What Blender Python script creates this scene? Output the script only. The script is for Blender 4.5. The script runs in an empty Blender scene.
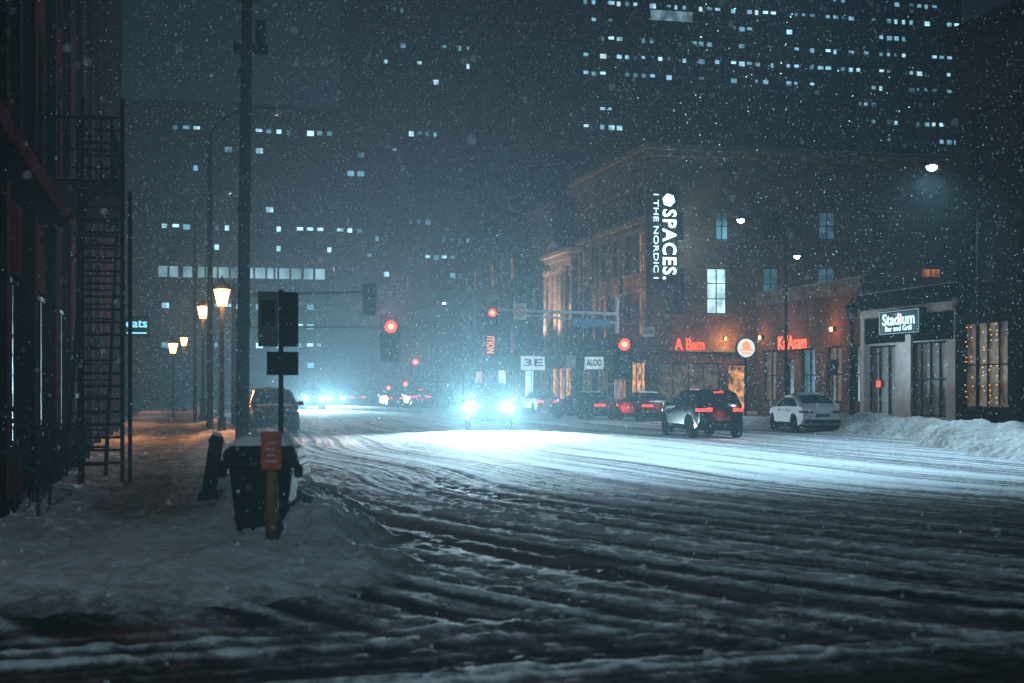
import bpy, math, random
import numpy as np
from mathutils import Vector, Matrix
random.seed(7); np.random.seed(7)
S=bpy.context.scene; COL=S.collection
TH=math.radians(13.14); SN,CS=math.sin(TH),math.cos(TH); F=1422.0; H=1.67; HY=388.0
# ---- survey helpers: street runs along +Y, camera stands at the origin turned 13 deg to the kerb side
def at(px,d):
    c=(px-512)/F*d; return (c*CS+d*SN, -c*SN+d*CS)
def zz(py,d): return H+(HY-py)/F*d
def onX(px,X):
    d=F*X/(CS*(px-180)); return (d-SN*X)/CS
def onY(px,Y): return Y*math.tan(TH+math.atan((px-512)/F))
def dep(X,Y): return X*SN+Y*CS

# ---------------- materials ----------------
def newmat(n):
    m=bpy.data.materials.new(n); m.use_nodes=True; return m,m.node_tree.nodes,m.node_tree.links
def pm(n,c,rough=.6,metal=0,var=.25,scale=4,bump=.0,bscale=30,spec=.5,coat=0):
    m,N,L=newmat(n); b=N['Principled BSDF']
    b.inputs['Roughness'].default_value=rough; b.inputs['Metallic'].default_value=metal
    b.inputs['Specular IOR Level'].default_value=spec; b.inputs['Coat Weight'].default_value=coat
    tc=N.new('ShaderNodeTexCoord'); nz=N.new('ShaderNodeTexNoise'); nz.inputs['Scale'].default_value=scale; nz.inputs['Detail'].default_value=5
    L.new(tc.outputs['Object'],nz.inputs['Vector'])
    r=N.new('ShaderNodeValToRGB'); r.color_ramp.elements[0].position=.3; r.color_ramp.elements[1].position=.7
    r.color_ramp.elements[0].color=(*[x*(1-var) for x in c],1); r.color_ramp.elements[1].color=(*[min(1,x*(1+var)) for x in c],1)
    L.new(nz.outputs['Fac'],r.inputs['Fac']); L.new(r.outputs['Color'],b.inputs['Base Color'])
    if bump>0:
        n2=N.new('ShaderNodeTexNoise'); n2.inputs['Scale'].default_value=bscale; n2.inputs['Detail'].default_value=6
        L.new(tc.outputs['Object'],n2.inputs['Vector']); bp=N.new('ShaderNodeBump'); bp.inputs['Strength'].default_value=bump; bp.inputs['Distance'].default_value=.05
        L.new(n2.outputs['Fac'],bp.inputs['Height']); L.new(bp.outputs['Normal'],b.inputs['Normal'])
    return m
def brickm(n,c1,c2,mort,sc=1.0,spec=.12):
    m,N,L=newmat(n); b=N['Principled BSDF']; b.inputs['Roughness'].default_value=.9; b.inputs['Specular IOR Level'].default_value=spec
    tc=N.new('ShaderNodeTexCoord'); sep=N.new('ShaderNodeSeparateXYZ'); L.new(tc.outputs['Object'],sep.inputs[0])
    ad=N.new('ShaderNodeMath'); L.new(sep.outputs['X'],ad.inputs[0]); L.new(sep.outputs['Y'],ad.inputs[1])
    cb=N.new('ShaderNodeCombineXYZ'); L.new(ad.outputs[0],cb.inputs['X']); L.new(sep.outputs['Z'],cb.inputs['Y'])
    br=N.new('ShaderNodeTexBrick'); L.new(cb.outputs[0],br.inputs['Vector']); br.inputs['Scale'].default_value=sc
    br.inputs['Brick Width'].default_value=.3; br.inputs['Row Height'].default_value=.1; br.inputs['Mortar Size'].default_value=.012
    br.inputs['Color1'].default_value=(*c1,1); br.inputs['Color2'].default_value=(*c2,1); br.inputs['Mortar'].default_value=(*mort,1)
    nz=N.new('ShaderNodeTexNoise'); nz.inputs['Scale'].default_value=.6; nz.inputs['Detail'].default_value=6; L.new(tc.outputs['Object'],nz.inputs['Vector'])
    mp=N.new('ShaderNodeMapRange'); mp.inputs['From Min'].default_value=.3; mp.inputs['From Max'].default_value=.7; mp.inputs['To Min'].default_value=.5; mp.inputs['To Max'].default_value=1.2
    L.new(nz.outputs['Fac'],mp.inputs['Value'])
    mx=N.new('ShaderNodeVectorMath'); mx.operation='SCALE'; L.new(br.outputs['Color'],mx.inputs[0]); L.new(mp.outputs[0],mx.inputs['Scale'])
    L.new(mx.outputs[0],b.inputs['Base Color'])
    bp=N.new('ShaderNodeBump'); bp.inputs['Strength'].default_value=.4; bp.inputs['Distance'].default_value=.02; bp.invert=True
    L.new(br.outputs['Fac'],bp.inputs['Height']); L.new(bp.outputs['Normal'],b.inputs['Normal'])
    return m
def em(n,c,s,sample=False,var=0,scale=1.5,ov=None):
    m,N,L=newmat(n); b=N['Principled BSDF']; b.inputs['Base Color'].default_value=(*[min(.8,x*.12) for x in c],1)
    b.inputs['Emission Color'].default_value=(*c,1); b.inputs['Emission Strength'].default_value=s
    if var:
        tc=N.new('ShaderNodeTexCoord'); nz=N.new('ShaderNodeTexNoise'); nz.inputs['Scale'].default_value=scale; nz.inputs['Detail'].default_value=3
        src=tc.outputs['Object']
        if ov:
            g=N.new('ShaderNodeNewGeometry'); src=g.outputs['Position']
        L.new(src,nz.inputs['Vector'])
        mp=N.new('ShaderNodeMapRange'); mp.inputs['From Min'].default_value=.35; mp.inputs['From Max'].default_value=.65
        mp.inputs['To Min'].default_value=s*(1-var); mp.inputs['To Max'].default_value=s*(1+var)
        L.new(nz.outputs['Fac'],mp.inputs['Value']); L.new(mp.outputs[0],b.inputs['Emission Strength'])
    if not sample: m.cycles.emission_sampling='NONE'
    return m
M={}
M['snow']=pm('snow',(.66,.7,.74),.7,var=.12,scale=3,bump=.5,bscale=14,spec=.2)
M['black']=pm('black_metal',(.008,.009,.01),.7,.0,bump=.1,spec=0)
M['steel']=pm('galvanised_steel',(.42,.45,.48),.55,.0,spec=.3)
M['steeldk']=pm('dark_painted_steel',(.035,.04,.045),.6,.0,spec=.1)
M['wood']=pm('weathered_wood',(.02,.017,.014),.9,scale=8,bump=.5,spec=0)
M['plastic']=pm('black_plastic',(.016,.017,.019),.75,var=.4,bump=.2,spec=.15)
M['rubber']=pm('tyre_rubber',(.01,.01,.011),.9,spec=0)
M['rim']=pm('wheel_rim',(.04,.042,.045),.6,.0,spec=.05)
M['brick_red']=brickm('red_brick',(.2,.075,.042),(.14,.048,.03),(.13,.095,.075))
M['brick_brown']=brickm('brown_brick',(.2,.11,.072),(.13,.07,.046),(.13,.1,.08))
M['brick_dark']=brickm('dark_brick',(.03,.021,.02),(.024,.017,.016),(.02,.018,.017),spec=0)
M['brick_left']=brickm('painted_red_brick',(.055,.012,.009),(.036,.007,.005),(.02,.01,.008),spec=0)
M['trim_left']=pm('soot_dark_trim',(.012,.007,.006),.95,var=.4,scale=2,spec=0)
M['rededge']=pm('dull_red_painted_edge',(.045,.011,.009),.9,var=.5,scale=2,spec=0)
M['rust']=pm('rusty_dark_iron',(.035,.018,.014),.9,var=.4,scale=9,spec=0)
M['stone']=pm('limestone_trim',(.36,.31,.27),.8,var=.35,scale=2,bump=.3,spec=.2)
M['stonedk']=pm('sooty_sandstone_trim',(.17,.13,.1),.85,var=.4,scale=2,bump=.3,spec=.15)
M['white']=pm('white_paint',(.5,.52,.53),.6,var=.15,scale=2,bump=.1,spec=.2)
M['conc']=pm('concrete',(.1,.105,.11),.85,var=.35,scale=.5,bump=.2,spec=.1)
M['tower']=pm('tower_cladding',(.03,.037,.044),.9,var=.3,scale=.15,spec=0)
M['tower_dark']=pm('dark_tower_cladding',(.012,.015,.019),.9,var=.3,scale=.15,spec=0)
M['glass']=pm('dark_window_glass',(.008,.01,.013),.3,var=.3,scale=.6,spec=.25)
M['frame']=pm('window_frame',(.02,.02,.022),.8,spec=.05)
M['carglass']=pm('car_glass',(.006,.007,.008),.12,spec=.3)
M['lit']=em('lit_window_cool',(.55,.88,1),1.2,var=.4,scale=1.3)
M['litdim']=em('lit_window_dim',(.25,.68,1),.14,var=.6,scale=1.1)
M['litsoft']=em('lit_window_soft',(.26,.68,.95),.5,var=.85,scale=.35,ov=1)
M['litmid']=em('lit_window_mid',(.42,.82,1),1.5,var=.6,scale=.7,ov=1)
M['warm']=em('lit_window_warm',(1,.36,.13),.24,var=.9,scale=1.2)
M['warm2']=em('lit_shop_warm',(1,.42,.15),.65,var=.95,scale=2.2)
M['shop']=em('shop_window_cool',(.7,.52,.32),.08,var=1.0,scale=2.8)
M['barg']=em('bar_glass_dim_interior',(.5,.5,.5),.018,var=1.0,scale=3.5)
M['tail']=em('tail_light_red',(1,.02,.01),7)
M['taildim']=pm('tail_lens_unlit',(.08,.004,.003),.4)
M['head']=em('head_light_white',(.75,.95,1),90)
M['headoff']=pm('head_light_off',(.08,.085,.09),.3)
M['sigred']=em('signal_red_lit',(1,.02,.008),7)
M['sigcore']=em('signal_lamp_core',(1,.16,.06),9)
M['sigoff']=pm('signal_lens_unlit',(.012,.012,.01),.5)
M['lantern']=em('lantern_glass_warm',(1,.42,.13),8)
M['lanternoff']=pm('lantern_glass_unlit',(.06,.06,.06),.4)
M['lampw']=em('street_lamp_lens',(.75,.95,1),60)
M['signw']=em('sign_white_lit',(.7,.93,1),2.8)
M['signcy']=em('sign_cyan_lit',(.25,.75,1),1.4)
M['signred']=em('sign_red_neon',(1,.075,.02),2.6)
M['signor']=em('sign_orange_lit',(1,.18,.05),2.2)
M['fairy']=em('fairy_light',(1,.5,.13),2)
M['darktext']=pm('dark_lettering',(.01,.012,.014),.7)
M['blue']=pm('blue_sign',(.02,.08,.2),.5)
M['wsign']=pm('white_sign',(.42,.44,.45),.6)
M['orange']=pm('faded_orange_sign',(.45,.1,.06),.7,var=.35,scale=9,spec=.1)
M['yellow']=pm('dirty_yellow_paint',(.15,.09,.03),.8,var=.4,scale=8,spec=.1)

# ---------------- mesh builder ----------------
class MB:
    def __init__(s): s.v=[]; s.f=[]
    def add(s,vs,fs):
        o=len(s.v); s.v+= [tuple(v) for v in vs]; s.f+=[tuple(i+o for i in f) for f in fs]; return s
    def box(s,x0,y0,z0,x1,y1,z1):
        x0,x1=sorted((x0,x1)); y0,y1=sorted((y0,y1)); z0,z1=sorted((z0,z1))
        return s.add([(x0,y0,z0),(x1,y0,z0),(x1,y1,z0),(x0,y1,z0),(x0,y0,z1),(x1,y0,z1),(x1,y1,z1),(x0,y1,z1)],
          [(0,3,2,1),(4,5,6,7),(0,1,5,4),(1,2,6,5),(2,3,7,6),(3,0,4,7)])
    def frus(s,c,w0,d0,w1,d1,z0,z1):
        x,y=c; return s.add([(x-w0,y-d0,z0),(x+w0,y-d0,z0),(x+w0,y+d0,z0),(x-w0,y+d0,z0),(x-w1,y-d1,z1),(x+w1,y-d1,z1),(x+w1,y+d1,z1),(x-w1,y+d1,z1)],
          [(0,3,2,1),(4,5,6,7),(0,1,5,4),(1,2,6,5),(2,3,7,6),(3,0,4,7)])
    def cyl(s,p0,p1,r0,r1=None,n=10):
        r1=r0 if r1 is None else r1; p0=Vector(p0);p1=Vector(p1); a=(p1-p0).normalized()
        u=a.orthogonal().normalized(); w=a.cross(u); vs=[]
        for p,r in((p0,r0),(p1,r1)):
            for i in range(n):
                t=2*math.pi*i/n; vs.append(p+u*(r*math.cos(t))+w*(r*math.sin(t)))
        fs=[(i,(i+1)%n,n+(i+1)%n,n+i) for i in range(n)]+[tuple(range(n-1,-1,-1)),tuple(range(n,2*n))]
        return s.add(vs,fs)
    def tube(s,pts,r,n=8):
        rs=r if isinstance(r,(list,tuple)) else [r]*len(pts)
        for i in range(len(pts)-1): s.cyl(pts[i],pts[i+1],rs[i],rs[i+1],n)
        return s
    def lathe(s,prof,c=(0,0,0),n=14,axis='Z'):
        vs=[]
        for r,z in prof:
            for i in range(n):
                t=2*math.pi*i/n
                p=(r*math.cos(t),r*math.sin(t),z) if axis=='Z' else (z,r*math.cos(t),r*math.sin(t))
                vs.append((p[0]+c[0],p[1]+c[1],p[2]+c[2]))
        k=len(prof); fs=[]
        for j in range(k-1):
            for i in range(n): fs.append((j*n+i,j*n+(i+1)%n,(j+1)*n+(i+1)%n,(j+1)*n+i))
        fs.append(tuple(range(n-1,-1,-1))); fs.append(tuple(range((k-1)*n,k*n)))
        return s.add(vs,fs)
    def obj(s,name,mat,parent=None,smooth=False,bevel=0,mesh_only=False,sharp=0):
        me=bpy.data.meshes.new(name); me.from_pydata(s.v,[],s.f); me.materials.append(M[mat] if isinstance(mat,str) else mat); me.update()
        if smooth or sharp: me.polygons.foreach_set('use_smooth',[True]*len(me.polygons))
        if sharp: me.set_sharp_from_angle(angle=math.radians(sharp))
        if mesh_only: return me
        return link(name,me,parent,bevel)
def link(name,me,parent=None,bevel=0,loc=None):
    o=bpy.data.objects.new(name,me); COL.objects.link(o)
    if parent: o.parent=parent
    if loc: o.location=loc
    if bevel:
        b=o.modifiers.new('b','BEVEL'); b.width=bevel; b.segments=2; b.limit_method='ANGLE'
    return o
def thing(name,label,cat,loc=(0,0,0),rz=0,group=None,scale=None):
    e=bpy.data.objects.new(name,None); COL.objects.link(e); e.location=loc; e.rotation_euler=(0,0,rz); e.empty_display_size=.3
    e['label']=label; e['category']=cat
    if group: e['group']=group
    return e
ORI={'W':Matrix(((0,0,-1),(-1,0,0),(0,1,0))),'S':Matrix(((1,0,0),(0,0,-1),(0,1,0))),'SV':Matrix(((0,1,0),(0,0,-1),(-1,0,0))),'E':Matrix(((0,0,1),(1,0,0),(0,1,0)))}
def text(txt,size,loc,ori,mat,parent,name='lettering',ext=.01,width=None,bold=0.0,spacing=1):
    c=bpy.data.curves.new('t','FONT'); c.body=txt; c.size=size; c.extrude=ext; c.align_x='CENTER'; c.align_y='CENTER'; c.offset=bold; c.space_character=spacing; c.resolution_u=3
    o=bpy.data.objects.new('t',c); COL.objects.link(o); dg=bpy.context.evaluated_depsgraph_get()
    me=bpy.data.meshes.new_from_object(o.evaluated_get(dg)); bpy.data.objects.remove(o); me.name=name
    xs=[v.co.x for v in me.vertices]; w=max(xs)-min(xs); k=(width/w) if width else 1
    R=ORI[ori] if isinstance(ori,str) else ori
    for v in me.vertices: v.co=R@Vector((v.co.x*k,v.co.y,v.co.z))
    me.materials.clear(); me.materials.append(M[mat]); return link(name,me,parent,0,loc)
def lamp(kind,loc,energy,col,parent=None,size=.1,spot=None,dirv=None,blend=.6,name='light'):
    l=bpy.data.lights.new(name,kind); l.energy=energy; l.color=col; l.shadow_soft_size=size
    if kind=='SPOT': l.spot_size=math.radians(spot); l.spot_blend=blend
    o=bpy.data.objects.new(name,l); COL.objects.link(o); o.location=loc
    if parent: o.parent=parent
    if dirv: o.rotation_euler=Vector(dirv).to_track_quat('-Z','Y').to_euler()
    return o
# ---------------- noise ----------------
LAT=np.random.rand(256,256)
def vn(x,y):
    xi=np.floor(x).astype(int); yi=np.floor(y).astype(int); fx=x-xi; fy=y-yi; fx=fx*fx*(3-2*fx); fy=fy*fy*(3-2*fy)
    a=LAT[xi%256,yi%256];b=LAT[(xi+1)%256,yi%256];c=LAT[xi%256,(yi+1)%256];d=LAT[(xi+1)%256,(yi+1)%256]
    return (a*(1-fx)+b*fx)*(1-fy)+(c*(1-fx)+d*fx)*fy
def fbm(x,y,o=4):
    s=0;a=.5;t=0
    for i in range(o): s=s+a*vn(x+17.3*i,y+9.1*i); t+=a; a*=.5; x=x*2.03; y=y*2.03
    return s/t
def ss(a,b,x):
    t=np.clip((x-a)/(b-a),0,1); return t*t*(3-2*t)
def gridobj(name,xs,ys,zf,mat,attr=None):
    X,Y=np.meshgrid(xs,ys); Z=zf(X,Y); n,m=X.shape
    co=np.stack([X,Y,Z],-1).reshape(-1,3)
    idx=np.arange(n*m).reshape(n,m); q=np.stack([idx[:-1,:-1],idx[:-1,1:],idx[1:,1:],idx[1:,:-1]],-1).reshape(-1,4)
    me=bpy.data.meshes.new(name); me.vertices.add(len(co)); me.vertices.foreach_set('co',co.ravel())
    me.loops.add(q.size); me.loops.foreach_set('vertex_index',q.ravel()); me.polygons.add(len(q))
    me.polygons.foreach_set('loop_start',np.arange(0,q.size,4)); me.polygons.foreach_set('loop_total',np.full(len(q),4))
    me.polygons.foreach_set('use_smooth',np.ones(len(q),bool)); me.update(); me.validate()
    if attr is not None:
        a=me.attributes.new('snowy','FLOAT','POINT'); a.data.foreach_set('value',attr(X,Y).ravel().astype(np.float32))
    me.materials.append(mat); o=bpy.data.objects.new(name,me); COL.objects.link(o); o['kind']='structure'; return o

# ---------------- road ----------------
def rutq(X,Y):
    # tyre tracks run up the street and swing round toward the crossing near the viewer
    yy=np.minimum(Y,26.0); q=np.where(Y>26,30-X,np.hypot(30-X,26-yy))
    return q+(fbm(X*.10,Y*.05,2)-.5)*2.4+(fbm(X*.25+9,Y*.10,2)-.5)*.5
def streaks(X,Y):
    q=rutq(X,Y); q2=X*.93+.20*Y+(fbm(X*.06+3,Y*.05+8,2)-.5)*4
    yy=np.minimum(Y,26.0); al=np.where(Y>26,Y,26-np.arctan2(26-yy,30-X)*24)   # distance along the track
    A=fbm(q*1.1,al*.02+3,2); B=fbm(q*3.6+7,al*.035+3,2); D=fbm(q*9.5+2,al*.07,3); E=fbm(q2*6+60,al*.05+30,2)
    m=.20*A+.34*B+.28*D+.18*E
    C=.5*fbm(X*.04+40,(Y-X*.10)*2.4+fbm(X*.12,Y*.3,2)*2,3)+.5*fbm(X*.12+4,(Y-X*.10)*8,3)
    k=ss(7.5,12,Y+2*fbm(X*.3,Y*.3,2)-1+X*.35)
    return m*k+C*(1-k)
def snowy(X,Y):
    s=streaks(X,Y); lump=fbm(X*6,Y*4,4)
    mask=ss(3.0,8.0,X+2.5*fbm(X*.3,Y*.1,2)-1)*ss(15,25,Y+5*fbm(X*.15,Y*.15,3)-2.5)
    m2=.33+.44*mask-.08*ss(13,8,Y)+.05*ss(45,70,Y)
    return np.clip((s*.88+lump*.12-.5)*(5.0-2.4*mask)+m2,0,1)
def roadz(X,Y):
    near=ss(110,60,Y)*ss(-20,-6,X)*ss(60,40,X)
    s=streaks(X,Y); f=fbm(X*12,Y*12,2); g=fbm(X*4,Y*4,3)
    mask=ss(4,9,X)*ss(17,26,Y)
    d=(s-.5)*.16*(1-.45*mask)+(f-.5)*.022*(1-.5*mask)+np.clip(g-.56,0,1)*.09*(1-.8*mask)
    return d*near*(.4+.6*ss(36,14,Y))
xs=np.concatenate([np.linspace(-700,-8,24),np.arange(-6.5,10,.036),np.arange(10,30,.075),np.linspace(32,800,30)])
ys=[-100,-50,-20,-5,0,3,5]; y=6.0
while y<90: ys.append(y); y+=max(.036,y*.006)
ys=np.array(ys+list(np.linspace(92,1500,40)))
m,N,L=newmat('slushy_road'); b=N['Principled BSDF']; b.inputs['Specular IOR Level'].default_value=.06
tc=N.new('ShaderNodeTexCoord'); at_=N.new('ShaderNodeAttribute'); at_.attribute_name='snowy'
mpn=N.new('ShaderNodeMapping'); mpn.inputs['Scale'].default_value=(1.2,.8,1); L.new(tc.outputs['Object'],mpn.inputs['Vector'])
n1=N.new('ShaderNodeTexNoise'); n1.inputs['Scale'].default_value=13; n1.inputs['Detail'].default_value=9; n1.inputs['Roughness'].default_value=.8; L.new(mpn.outputs[0],n1.inputs['Vector'])
ma=N.new('ShaderNodeMath'); ma.operation='MULTIPLY_ADD'; ma.inputs[1].default_value=1.6; ma.inputs[2].default_value=-.8; L.new(n1.outputs['Fac'],ma.inputs[0])
ad=N.new('ShaderNodeMath'); ad.operation='ADD'; L.new(at_.outputs['Fac'],ad.inputs[0]); L.new(ma.outputs[0],ad.inputs[1])
r=N.new('ShaderNodeValToRGB'); e=r.color_ramp.elements; e[0].position=.12; e[0].color=(.022,.022,.023,1); e[1].position=1.0; e[1].color=(.6,.65,.69,1)
k=r.color_ramp.elements.new(.5); k.color=(.12,.123,.13,1)
L.new(ad.outputs[0],r.inputs['Fac']); L.new(r.outputs['Color'],b.inputs['Base Color'])
rr=N.new('ShaderNodeMapRange'); rr.inputs['To Min'].default_value=.7; rr.inputs['To Max'].default_value=.95; L.new(ad.outputs[0],rr.inputs['Value']); L.new(rr.outputs[0],b.inputs['Roughness'])
bp=N.new('ShaderNodeBump'); bp.inputs['Strength'].default_value=.6; bp.inputs['Distance'].default_value=.014; L.new(ad.outputs[0],bp.inputs['Height']); L.new(bp.outputs['Normal'],b.inputs['Normal'])
gridobj('road',xs,ys,roadz,m,snowy)

# ---------------- sidewalks ----------------
def sdL(X,Y):
    r=2.3; qx=X-(2.3-r); qy=(10.9+r)-Y
    return np.minimum(np.maximum(qx,qy),0)+np.hypot(np.maximum(qx,0),np.maximum(qy,0))-r
def zL(X,Y):
    X=np.asarray(X,float);Y=np.asarray(Y,float)
    sd=sdL(X,Y)+(fbm(X*1.1,Y*1.1,4)-.5)*1.3+(fbm(X*4,Y*4,4)-.5)*.5
    base=.12+(fbm(X*1.6,Y*1.2,4)-.5)*.14+(fbm(X*6,Y*5,4)-.5)*.12
    bank=np.exp(-((sd+.9)/.6)**2)*(.02+.32*fbm(X*1.4+5,Y*.9,4))*ss(12,15,Y)
    mound=.14*np.exp(-(((X-1.1)/.8)**2+((Y-16.2)/1.5)**2))
    z=base+bank+mound
    e=ss(-.75,.55,sd); return z*(1-e)+(-.10)*e
def snL(X,Y):
    path=np.exp(-((X+.35)/.8)**2)*ss(15,19,Y)
    return np.clip(1.05-.6*path*(.5+.8*fbm(X*2.5,Y*1.5,4))-.5*(fbm(X*2,Y*2,4)-.3)- .7*ss(-.9,.4,sdL(X,Y)+(fbm(X*3,Y*3,4)-.5)),0,1)
m2,N,L=newmat('sidewalk_snow'); b=N['Principled BSDF']; b.inputs['Roughness'].default_value=.85; b.inputs['Specular IOR Level'].default_value=.1
tc=N.new('ShaderNodeTexCoord'); at_=N.new('ShaderNodeAttribute'); at_.attribute_name='snowy'
n1=N.new('ShaderNodeTexNoise'); n1.inputs['Scale'].default_value=8; n1.inputs['Detail'].default_value=9; n1.inputs['Roughness'].default_value=.68; L.new(tc.outputs['Object'],n1.inputs['Vector'])
ma=N.new('ShaderNodeMath'); ma.operation='MULTIPLY_ADD'; ma.inputs[1].default_value=1.1; ma.inputs[2].default_value=-.55; L.new(n1.outputs['Fac'],ma.inputs[0])
ad=N.new('ShaderNodeMath'); ad.operation='ADD'; L.new(at_.outputs['Fac'],ad.inputs[0]); L.new(ma.outputs[0],ad.inputs[1])
r=N.new('ShaderNodeValToRGB'); e=r.color_ramp.elements; e[0].position=.1; e[0].color=(.05,.047,.045,1); e[1].position=1.0; e[1].color=(.6,.63,.66,1)
k=r.color_ramp.elements.new(.5); k.color=(.2,.197,.193,1)
L.new(ad.outputs[0],r.inputs['Fac']); L.new(r.outputs['Color'],b.inputs['Base Color'])
bp=N.new('ShaderNodeBump'); bp.inputs['Strength'].default_value=.9; bp.inputs['Distance'].default_value=.07; L.new(n1.outputs['Fac'],bp.inputs['Height']); L.new(bp.outputs['Normal'],b.inputs['Normal'])
xl=np.concatenate([[-40,-20,-8],np.arange(-3.4,4.2,.045)]); yl=[]; y=8.8
while y<190: yl.append(y); y+=max(.045,y*.006)
gridobj('sidewalk',xl,np.array(yl),zL,m2,snL)
def kx(Y): return 23.6-5.0*ss(46,28,Y)
def zR(X,Y):
    sd=kx(Y)-X+(fbm(X*.7,Y*.7,4)-.5)*1.6+(fbm(X*3,Y*3,3)-.5)*.4
    z=.14+(fbm(X*1.5,Y*1.5,4)-.5)*.12+np.exp(-((sd+1.5)/1.1)**2)*(.1+.75*fbm(X*.5+3,Y*.45,4)**1.5*ss(62,52,Y)+.1)+(fbm(X*4,Y*4,3)-.5)*.12
    e=ss(-.7,.5,sd); return z*(1-e)-.12*e
xr=np.concatenate([np.arange(16.5,30,.14),[32,36,45,60]])
gridobj('sidewalk_far_side',xr,np.array([20]+list(np.arange(24,71,.16))+[71.3,71.6]),lambda X,Y:np.where(Y>70.8,-.12,zR(X,Y)),m2,lambda X,Y:np.clip(.85-.4*fbm(X*2,Y*2,3)-.5*ss(26.5,28,X),0,1))
gridobj('sidewalk_beyond_crossing',xr,np.array([85,85.5]+list(np.arange(86,170,.5))),lambda X,Y:np.where(Y<85.3,-.12,zR(X,Y)),m2,lambda X,Y:np.clip(.9-.3*fbm(X*2,Y*2,3)+0*X,0,1))

# ---------------- facades and buildings ----------------
PC={}
def pane(par,face,P,w,h,kind,cross,name='window',depth=.18):
    key=(face,round(w,2),round(h,2),kind,cross)
    u={'W':Vector((0,-1,0)),'S':Vector((1,0,0)),'E':Vector((0,1,0))}[face]; n={'W':Vector((-1,0,0)),'S':Vector((0,-1,0)),'E':Vector((1,0,0))}[face]; z=Vector((0,0,1))
    if key not in PC:
        b=MB(); b.add([-n*depth,u*w-n*depth,u*w+z*h-n*depth,z*h-n*depth],[(0,1,2,3)]); me=b.obj('window',kind,mesh_only=True)
        f=MB()
        def bar(u0,v0,u1,v1,t=.06):
            a=u*u0+z*v0-n*(depth-.002); c=u*u1+z*v1-n*(depth-t); f.box(a.x,a.y,a.z,c.x,c.y,c.z)
        e=.07
        bar(0,0,w,e);bar(0,h-e,w,h);bar(0,e,e,h-e);bar(w-e,e,w,h-e)
        nx,nz=cross
        for i in range(1,nx): bar(w*i/nx-.03,e,w*i/nx+.03,h-e,.05)
        for j in range(1,nz): bar(e,h*j/nz-.03,w-e,h*j/nz+.03,.045)
        PC[key]=(me,f.obj('frame','frame',mesh_only=True))
    me,fm=PC[key]; o=link(name,me,par,0,P); fr=link('frame',fm,o); return o
def facade(bm,face,O,W,Hh,rects,depth=.18):
    u={'W':Vector((0,-1,0)),'S':Vector((1,0,0)),'E':Vector((0,1,0))}[face]; n={'W':Vector((-1,0,0)),'S':Vector((0,-1,0)),'E':Vector((1,0,0))}[face]; z=Vector((0,0,1)); O=Vector(O)
    us=sorted(set([0,W]+[r[0] for r in rects]+[r[2] for r in rects])); vs=sorted(set([0,Hh]+[r[1] for r in rects]+[r[3] for r in rects]))
    for i in range(len(us)-1):
        for j in range(len(vs)-1):
            cu=(us[i]+us[i+1])/2; cv=(vs[j]+vs[j+1])/2
            if any(r[0]<cu<r[2] and r[1]<cv<r[3] for r in rects): continue
            a,b_,c,d=us[i],us[i+1],vs[j],vs[j+1]
            bm.add([O+u*a+z*c,O+u*b_+z*c,O+u*b_+z*d,O+u*a+z*d],[(0,1,2,3)])
    for r in rects:
        a=[O+u*r[0]+z*r[1],O+u*r[2]+z*r[1],O+u*r[2]+z*r[3],O+u*r[0]+z*r[3]]; q=[p-n*depth for p in a]
        bm.add(a+q,[(0,1,5,4),(1,2,6,5),(2,3,7,6),(3,0,4,7)])
def building(name,label,x0,x1,y0,y1,h,mat,faces,trim='stone',cornice=.35,roof=True,cat='building',sills=True):
    root=thing(name,label,cat,(x0,y0,0)); w,d=x1-x0,y1-y0; b=MB()
    org={'W':(0,d,0),'S':(0,0,0),'E':(w,0,0)}; ln={'W':d,'S':w,'E':d}
    for f in('W','S','E'):
        rects=faces.get(f,[]); facade(b,f,org[f],ln[f],h,rects)
        u={'W':Vector((0,-1,0)),'S':Vector((1,0,0)),'E':Vector((0,1,0))}[f]; n={'W':Vector((-1,0,0)),'S':Vector((0,-1,0)),'E':Vector((1,0,0))}[f]; O=Vector(org[f])
        for r in rects:
            nm='door' if (len(r)>6 and r[6]) else 'window'
            wo=pane(root,f,O+u*r[0]+Vector((0,0,r[1])),r[2]-r[0],r[3]-r[1],r[4],r[5],nm)
            if sills and r[1]>1.2:
                key=('sill',f,round(r[2]-r[0],2),round(r[3]-r[1],2),trim)
                if key not in PC:
                    W_=r[2]-r[0]; H_=r[3]-r[1]; t1=MB(); a=u*(-.1)+Vector((0,0,-.14)); c=u*(W_+.1)+n*.09+Vector((0,0,-.01)); t1.box(a.x,a.y,a.z,c.x,c.y,c.z)
                    t2=MB(); a=u*(-.1)+Vector((0,0,H_+.01)); c=u*(W_+.1)+n*.06+Vector((0,0,H_+.22)); t2.box(a.x,a.y,a.z,c.x,c.y,c.z)
                    PC[key]=(t1.obj('sill',trim,mesh_only=True),t2.obj('lintel',trim,mesh_only=True))
                link('sill',PC[key][0],wo); link('lintel',PC[key][1],wo)
    b.add([(0,d,0),(w,d,0),(w,d,h),(0,d,h)],[(0,3,2,1)]); b.add([(0,0,h),(w,0,h),(w,d,h),(0,d,h)],[(0,1,2,3)])
    b.obj('wall',mat,root)
    if cornice:
        c=MB(); c.box(-cornice,-cornice,h+.003,w+.02,d+.02,h+.3); c.box(-cornice*.55,-cornice*.55,h-.35,w,-.003,h); c.box(-cornice*.55,-.003,h-.35,-.003,d,h); c.obj('cornice',trim,root)
        s=MB(); s.box(-cornice+.12,-cornice+.12,h+.303,w,d,h+.36); s.obj('roof_snow','snow',root)
    return root
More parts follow.
